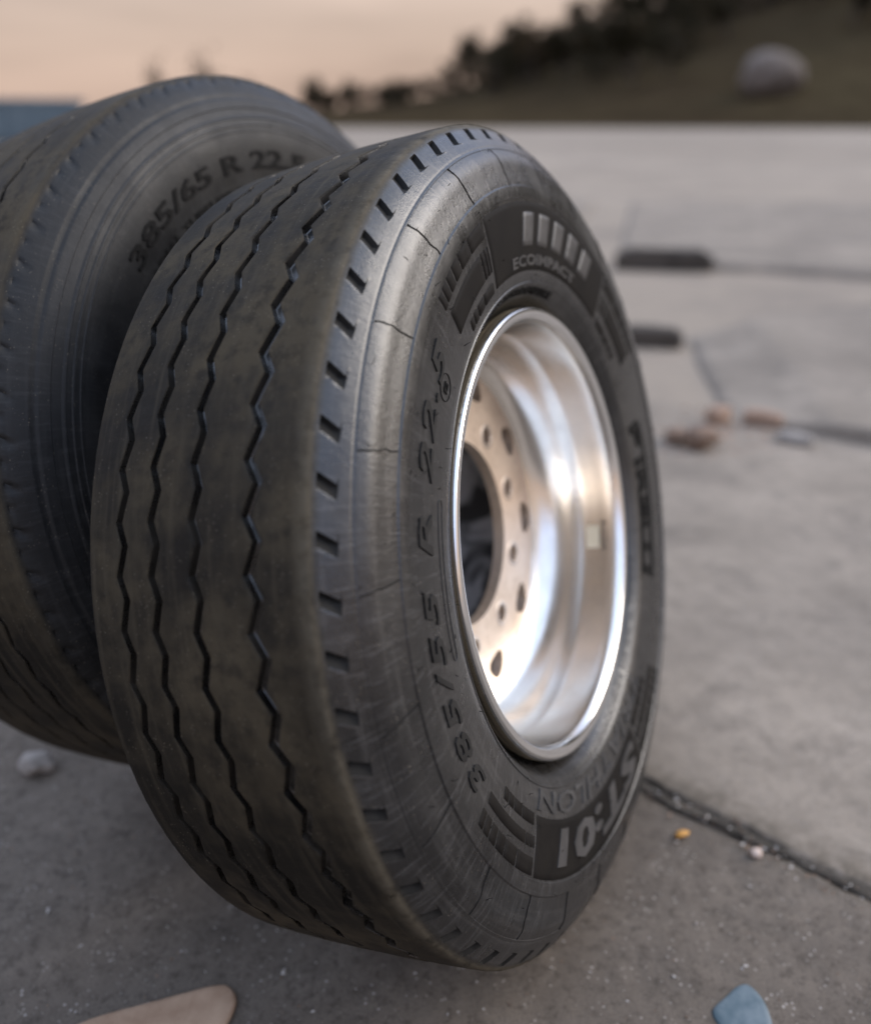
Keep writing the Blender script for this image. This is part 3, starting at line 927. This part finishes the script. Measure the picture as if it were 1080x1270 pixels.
def shaped_chip(name, pix, thick, mat, curl, label, cat, z=GZ):
    """flat piece: outline on the ground given by lines of sight, with thickness, bevel and curl"""
    pts = [ground_xy(x, y, z + .004) for x, y in pix]
    c = sum(pts, Vector()) / len(pts)
    # round the outline
    ring = []
    n = len(pts)
    for i in range(n):
        p0, p1, p2, p3 = pts[i - 1], pts[i], pts[(i + 1) % n], pts[(i + 2) % n]
        for k in range(5):
            t_ = k / 5
            ring.append(.5 * ((2 * p1) + (p2 - p0) * t_ + (2 * p0 - 5 * p1 + 4 * p2 - p3) * t_ * t_ + (3 * p1 - p0 - 3 * p2 + p3) * t_ ** 3))
    m = len(ring)
    V, F = [], []
    L = max((p - c).length for p in ring)
    layers = [(1.0, 0.0), (1.02, thick * .35), (1.0, thick * .8), (.96, thick), (.75, thick), (.5, thick), (.25, thick)]
    for s, h in layers:
        for p in ring:
            q = (p - c) * s
            up = curl * (q.length / L) ** 2 + thick * .12 * mnoise.noise((q.x * 60, q.y * 60, 3))
            V.append((q.x, q.y, h + up))
    V.append((0, 0, thick)); top = len(V) - 1
    for l in range(len(layers) - 1):
        for i in range(m):
            j = (i + 1) % m
            F.append((l * m + i, l * m + j, (l + 1) * m + j, (l + 1) * m + i))
    l = (len(layers) - 1) * m
    for i in range(m): F.append((l + i, l + (i + 1) % m, top))
    F.append(tuple(range(m))[::-1])
    o = mesh_np(name, V, F, mat, None, True, (c.x, c.y, z))
    bm = bmesh.new(); bm.from_mesh(o.data); bmesh.ops.recalc_face_normals(bm, faces=bm.faces[:]); bm.to_mesh(o.data); bm.free()
    return tag(o, label, cat)
shaped_chip('wood_chip', [(60, 1300), (112, 1268), (180, 1247), (262, 1226), (286, 1229), (290, 1252), (262, 1285), (160, 1310)], .007, M['wood'], .006, 'tan flat wood chip at the bottom left foreground', 'wood chip')
shaped_chip('plastic_shard', [(884, 1254), (900, 1236), (916, 1222), (931, 1222), (951, 1248), (956, 1285), (905, 1278)], .004, M['blue'], -.002, 'faded blue plastic shard on the near concrete', 'shard')

# dark bars standing in for the shade in the gaps between far slabs
def dark_bar(name, p0, p1, w, h, mat, label, seed):
    d = Vector(p1) - Vector(p0); L = d.length
    bm = bmesh.new()
    nseg = 14
    rings = []
    for i in range(nseg + 1):
        x = L * i / nseg
        r = []
        for (yy, zz) in ((-.5, .06), (-.44, 0), (.44, 0), (.5, .06), (.5, .92), (.44, 1), (-.44, 1), (-.5, .92)):
            j = .08 * mnoise.noise((x * 5 + seed, yy * 3, zz * 3))
            tp = min(1, .7 + 2.2 * min(i, nseg - i) / nseg)
            r.append(bm.verts.new((x, (yy + j) * w, max(0, (zz + j) * h * tp))))
        rings.append(r)
    for a, b in zip(rings, rings[1:]):
        for k in range(8): bm.faces.new((a[k], a[(k + 1) % 8], b[(k + 1) % 8], b[k]))
    bm.faces.new(rings[0]); bm.faces.new(rings[-1][::-1])
    bmesh.ops.recalc_face_normals(bm, faces=bm.faces[:])
    o = bm_obj(name, bm, mat)
    o.location = p0; o.rotation_euler.z = math.atan2(d.y, d.x)
    return tag(o, label, 'gap_shade')
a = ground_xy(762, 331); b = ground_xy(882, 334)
dark_bar('gap_shade_bar', (a.x, a.y, GZ), (b.x, b.y, GZ), .16, .145, M['gap_shade'], 'dark bar standing in for the shaded gap before the far concrete slab', 2)
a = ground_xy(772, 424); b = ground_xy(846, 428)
dark_bar('gap_shade_bar', (a.x, a.y, GZ), (b.x, b.y, GZ), .10, .085, M['gap_shade'], 'short dark bar standing in for the shaded gap by the raised slab corner', 5)

# grit and flakes on the near slab: too many to count
rg = random.Random(5)
VF_l, VF_d = [], []
def grit_piece(x, y, z, s):
    V = []
    k = rg.uniform(0, 6.3); el = rg.uniform(1, 2.1)
    for (a_, r_, h_) in ((0, 1, 0), (2.1, .8, 0), (4.2, .9, 0), (1.0, .6, .8), (3.6, .5, .7)):
        px_, py_ = r_ * math.cos(a_) * el, r_ * math.sin(a_)
        V.append((x + s * (px_ * math.cos(k) - py_ * math.sin(k)), y + s * (px_ * math.sin(k) + py_ * math.cos(k)), z + s * h_ * .8))
    return V, [(0, 1, 3), (1, 4, 3), (1, 2, 4), (2, 0, 4), (0, 3, 4)]
for i in range(2600):
    x = rg.uniform(-1.1, 1.0); y = rg.uniform(.62, 1.7)
    if x * .63 + y * .777 > 1.15: continue
    s = .0006 + .0016 * rg.random() ** 3
    (VF_l if rg.random() < .6 else VF_d).append(grit_piece(x, y, GZ + .0008, s))
for (px, py, s) in ((836, 1212, .0036), (924, 1199, .0026), (352, 1207, .004), (705, 1000, .0), (60, 1130, .004), (250, 1000, .003), (930, 1100, .002), (1010, 1180, .002)):
    if s:
        g = ground_xy(px, py); VF_l.append(grit_piece(g.x, g.y, GZ + .0005, s))
for i in range(900):
    s_ = rg.uniform(-1.2, .6); d_ = 1.19 + rg.gauss(0, .03)
    x, y = LP(s_, d_)
    (VF_d if rg.random() < .6 else VF_l).append(grit_piece(x, y, GZ + .004, .0008 + .003 * rg.random() ** 2.5))
VF_b = []
for i in range(420):
    g = ground_xy(rg.gauss(890, 45), rg.gauss(540, 13), GZ + .004)
    VF_b.append(grit_piece(g.x, g.y, GZ + .004, .002 + .011 * rg.random() ** 3))
V, F = join(VF_b); tag(mesh_np('brick_crumbs', V, F, M['brick']), 'tan brick crumbs smeared before the raised slab edge', 'crumbs', kind='stuff')
V, F = join(VF_l); tag(mesh_np('pale_grit', V, F, M['stone_w']), 'pale grit and flakes strewn over the near concrete', 'grit', kind='stuff')
V, F = join(VF_d); tag(mesh_np('dark_grit', V, F, M['stone_b']), 'dark crumbs of dirt strewn over the near concrete', 'grit', kind='stuff')

# ------------------------------------------------------------------ far setting: hill, trees, house, skip
def hill_h(x, y):
    d = math.hypot(x, y); az = math.degrees(math.atan2(x, y))
    px = 540 + F_PX / math.cos(RAD(PITCH)) * math.tan(RAD(max(-60, min(70, az))))
    tab = [(-200, -1), (150, -.8), (330, .5), (400, 3.5), (540, 10), (600, 15), (700, 24), (770, 36), (900, 52), (1080, 70), (1700, 115), (4000, 130)]
    top = float(np.interp(px, [a for a, _ in tab], [b for _, b in tab]))
    ramp = min(1, max(0, (d - 150) / 230)); ramp = ramp ** 1.1
    return GZ + top * ramp + (3.0 * mnoise.noise((x * .016, y * .016, 2)) * min(1, ramp * 4) if ramp > 0 else 0) - .05
V, F = [], []
azs = np.linspace(-35, 75, 90); ds = list(np.linspace(146, 430, 40)) + [500, 650]
for d in ds:
    for az in azs:
        x, y = d * math.sin(RAD(az)), d * math.cos(RAD(az))
        V.append((x, y, hill_h(x, y) if d < 435 else hill_h(x, y) - (d - 430) * .15))
for i in range(len(ds) - 1):
    for j in range(len(azs) - 1):
        q = i * len(azs) + j
        F.append((q, q + 1, q + len(azs) + 1, q + len(azs)))
t = NT('dry_hillside')
n1 = t.noise(.02, 6, .6); n2 = t.noise(.2, 5, .65)
c = t.mix(t.rng(n1, .35, .68), (0.036, 0.026, 0.016), (0.060, 0.046, 0.026))
c = t.mix(t.rng(n2, .45, .75, 0, .6), c, (0.016, 0.012, 0.007))
M['hill'] = t.done(c, 1.0, t.bump(n2, .6, .3), spec=0.0)
hill = tag(mesh_np('hillside', V, np.array(F), M['hill'], None, True), kind='structure')

M['bark'] = flat_mat('bark', (0.035, 0.026, 0.018), (0.07, 0.055, 0.04), 3, .95, .5, 20, .03)
t = NT('dark_foliage')
n1 = t.noise(1.1, 4, .6)
M['leaf'] = t.done(t.mix(t.rng(n1, .35, .68), (0.014, 0.012, 0.006), (0.036, 0.029, 0.014)), .9, spec=.1)
t = NT('autumn_foliage')
n1 = t.noise(1.1, 4, .6)
M['leaf2'] = t.done(t.mix(t.rng(n1, .35, .68), (0.03, 0.02, 0.010), (0.06, 0.040, 0.018)), .9, spec=.1)

def tree_meshes(seed, h, rad, leaves, lo=.25):
    rg = random.Random(seed)
    parts = []
    tips = []
    def limb(p, q, r0, r1, n=5):
        d = (q - p); a_ = d.normalized(); b_ = a_.cross(Vector((.3, 1, .2))).normalized(); c_ = a_.cross(b_)
        V, F = [], []
        for k in range(n + 1):
            u = k / n
            pt = p + d * u + b_ * d.length * .06 * math.sin(PI * u) + c_ * d.length * .04 * math.sin(2 * PI * u)
            r = r0 + (r1 - r0) * u
            for s in range(6): V.append(pt + (b_ * math.cos(s * PI / 3) + c_ * math.sin(s * PI / 3)) * r)
        for k in range(n):
            for s in range(6): F.append((k * 6 + s, k * 6 + (s + 1) % 6, k * 6 + 6 + (s + 1) % 6, k * 6 + 6 + s))
        parts.append((V, F))
    top = Vector((rg.uniform(-.2, .2), rg.uniform(-.2, .2), h * .72))
    limb(Vector((0, 0, -.3)), top, h * .035, h * .012)
    for i in range(9):
        u = rg.uniform(.3, .95); st = top * u
        an = rg.uniform(0, 6.3); L = rad * rg.uniform(.6, 1.0)
        en = st + Vector((math.cos(an) * L, math.sin(an) * L, h * rg.uniform(.08, .28)))
        limb(st, en, h * .012, h * .003); tips.append(en); tips.append((st + en) / 2)
    tips.append(top + Vector((0, 0, h * .15)))
    LV, LF = [], []
    per = leaves // len(tips)
    for tp in tips:
        cr = rad * rg.uniform(.28, .5)
        for i in range(per):
            v = Vector((rg.gauss(0, 1), rg.gauss(0, 1), rg.gauss(0, .8)))
            v = v.normalized() * cr * rg.random() ** .45
            p = tp + v
            if p.z < h * lo * .6: continue
            n = (v + Vector((rg.uniform(-1, 1), rg.uniform(-1, 1), rg.uniform(-.3, 1.2))) * cr * .5).normalized()
            b_ = n.orthogonal().normalized(); c_ = n.cross(b_); s = h * rg.uniform(.018, .034)
            k = len(LV)
            LV += [p - b_ * s, p + c_ * s * .6, p + b_ * s, p - c_ * s * .6]; LF.append((k, k + 1, k + 2, k + 3))
    return join(parts), (LV, LF)
tree_lib = []
for sd_, h, rad, lv, mt in ((1, 5.2, 2.0, 1500, 'leaf'), (2, 6.4, 2.3, 1700, 'leaf'), (3, 4.2, 2.1, 1400, 'leaf'), (4, 5.0, 1.9, 900, 'leaf2'), (6, 13.0, 4.2, 150, 'leaf2')):
    (v1, f1), (v2, f2) = tree_meshes(sd_, h, rad, lv)
    tr_ = bpy.data.meshes.new('trunk'); tr_.from_pydata([tuple(v) for v in v1], [], f1); tr_.materials.append(M['bark'])
    cr_ = bpy.data.meshes.new('crown'); cr_.from_pydata([tuple(v) for v in v2], [], f2); cr_.materials.append(M[mt])
    tree_lib.append((tr_, cr_))
def tree(kind, x, y, z, s, label, group):
    o = empty('hillside_tree' if kind < 4 else 'distant_tree', (x, y, z))
    o.rotation_euler.z = rnd.uniform(0, 6.28); o.scale = (s, s, s * rnd.uniform(.85, 1.15))
    tag(o, label, 'tree', group)
    link('trunk', tree_lib[kind][0], o); link('crown', tree_lib[kind][1], o)
    return o
def at_px(px, d):
    az = math.atan((px - 540) / F_PX * math.cos(RAD(PITCH)))
    return d * math.sin(az), d * math.cos(az)
ridge = [(405, 2, .6), (440, 0, .55), (470, 2, .7), (500, 3, .6), (548, 1, .8), (575, 0, 1.1), (592, 1, 1.0), (628, 2, .8), (655, 3, .9), (690, 0, .9), (720, 1, 1.0), (745, 2, 1.1), (765, 1, 1.0)]
for px, k, s in ridge:
    x, y = at_px(px, rnd.uniform(368, 378))
    tree(k, x, y, hill_h(x, y), s * 2.7, 'blurred tree standing along the skyline of the hill', 'trees along the hill skyline')
for i in range(170):
    if i < 45: px = rnd.uniform(375, 620); d = rnd.uniform(240, 376)
    else: px = rnd.uniform(600, 1130); d = rnd.uniform(205, 376) if px > 720 else rnd.uniform(250, 376)
    if 860 < px < 1040 and d < 245: continue
    x, y = at_px(px, d)
    tree(rnd.choice([0, 0, 1, 2, 3]), x, y, hill_h(x, y), rnd.uniform(1.7, 3.0) * (1 if i >= 45 else .55), 'blurred dark tree on the slope of the hill', 'trees on the hill slope')
for i, (px, d, s) in enumerate(((200, 175, .95), (262, 168, 1.0), (292, 180, .8))):
    x, y = at_px(px, d)
    tree(4, x, y, GZ - .6, s, 'thin distant tree above the tyre behind, faint against the sky', 'faint distant trees')

# large pale boulder on the slope
M['boulder'] = flat_mat('pale_lichened_rock', (0.11, 0.088, 0.072), (0.15, 0.122, 0.102), .5, .95, .5, 3, .1)
hd = 160.0
while hd < 360 and (hill_h(*at_px(950, hd)) + 4.0 - CAM_H) / hd < 62 * .88 / F_PX: hd += 1.0
hx, hy = at_px(950, hd)
rock('boulder', (hx, hy, hill_h(hx, hy) - 1.2), (5.4, 5.0, 4.2), M['boulder'], 51, 4, .12, .2, .0, 'large pale rounded boulder on the blurred hillside', 'boulder')
def box(bm, x0, x1, y0, y1, z0, z1):
    v = [bm.verts.new(p) for p in ((x0, y0, z0), (x1, y0, z0), (x1, y1, z0), (x0, y1, z0), (x0, y0, z1), (x1, y0, z1), (x1, y1, z1), (x0, y1, z1))]
    for f in ((0, 3, 2, 1), (4, 5, 6, 7), (0, 1, 5, 4), (1, 2, 6, 5), (2, 3, 7, 6), (3, 0, 4, 7)): bm.faces.new([v[i] for i in f])

# blue steel skip far to the left
M['skip'] = flat_mat('faded_blue_steel', (0.075, 0.115, 0.15), (0.12, 0.165, 0.20), 1.5, .6, .2, 30, .01)
x0, y0 = at_px(-130, 52); x1, y1 = at_px(104, 52)
L = math.hypot(x1 - x0, y1 - y0)
sk = tag(empty('steel_skip', ((x0 + x1) / 2, (y0 + y1) / 2, GZ)), 'faded blue steel skip far off at the left edge', 'skip')
sk.rotation_euler.z = math.atan2(y1 - y0, x1 - x0)
bm = bmesh.new()
hL = L / 2
o_ = [(-hL + .5, -1.1, .15), (hL - .5, -1.1, .15), (hL - .5, 1.1, .15), (-hL + .5, 1.1, .15), (-hL, -1.2, 2.0), (hL, -1.2, 2.0), (hL, 1.2, 2.0), (-hL, 1.2, 2.0), (-hL + .1, -1.1, 2.0), (hL - .1, -1.1, 2.0), (hL - .1, 1.1, 2.0), (-hL + .1, 1.1, 2.0), (-hL + .6, -1.0, .25), (hL - .6, -1.0, .25), (hL - .6, 1.0, .25), (-hL + .6, 1.0, .25)]
v = [bm.verts.new(p) for p in o_]
for f in ((3, 2, 1, 0), (0, 1, 5, 4), (1, 2, 6, 5), (2, 3, 7, 6), (3, 0, 4, 7), (4, 5, 9, 8), (5, 6, 10, 9), (6, 7, 11, 10), (7, 4, 8, 11), (8, 9, 13, 12), (9, 10, 14, 13), (10, 11, 15, 14), (11, 8, 12, 15), (12, 13, 14, 15)): bm.faces.new([v[i] for i in f])
bm_obj('skip_body', bm, M['skip'], sk)
for i in range(9):
    x = -hL + .8 + (L - 1.6) * i / 8
    bm = bmesh.new(); box(bm, x - .06, x + .06, -1.28, -1.12, .2, 1.9); bm_obj('rib', bm, M['skip'], sk)
bm = bmesh.new(); box(bm, -hL - .05, hL + .05, -1.30, -1.19, 1.85, 2.02); bm_obj('top_rail', bm, M['skip'], sk)
for y in (-.8, .8):
    bm = bmesh.new(); box(bm, -hL + .6, hL - .6, y - .09, y + .09, 0, .16); bm_obj('skid', bm, M['skip'], sk)
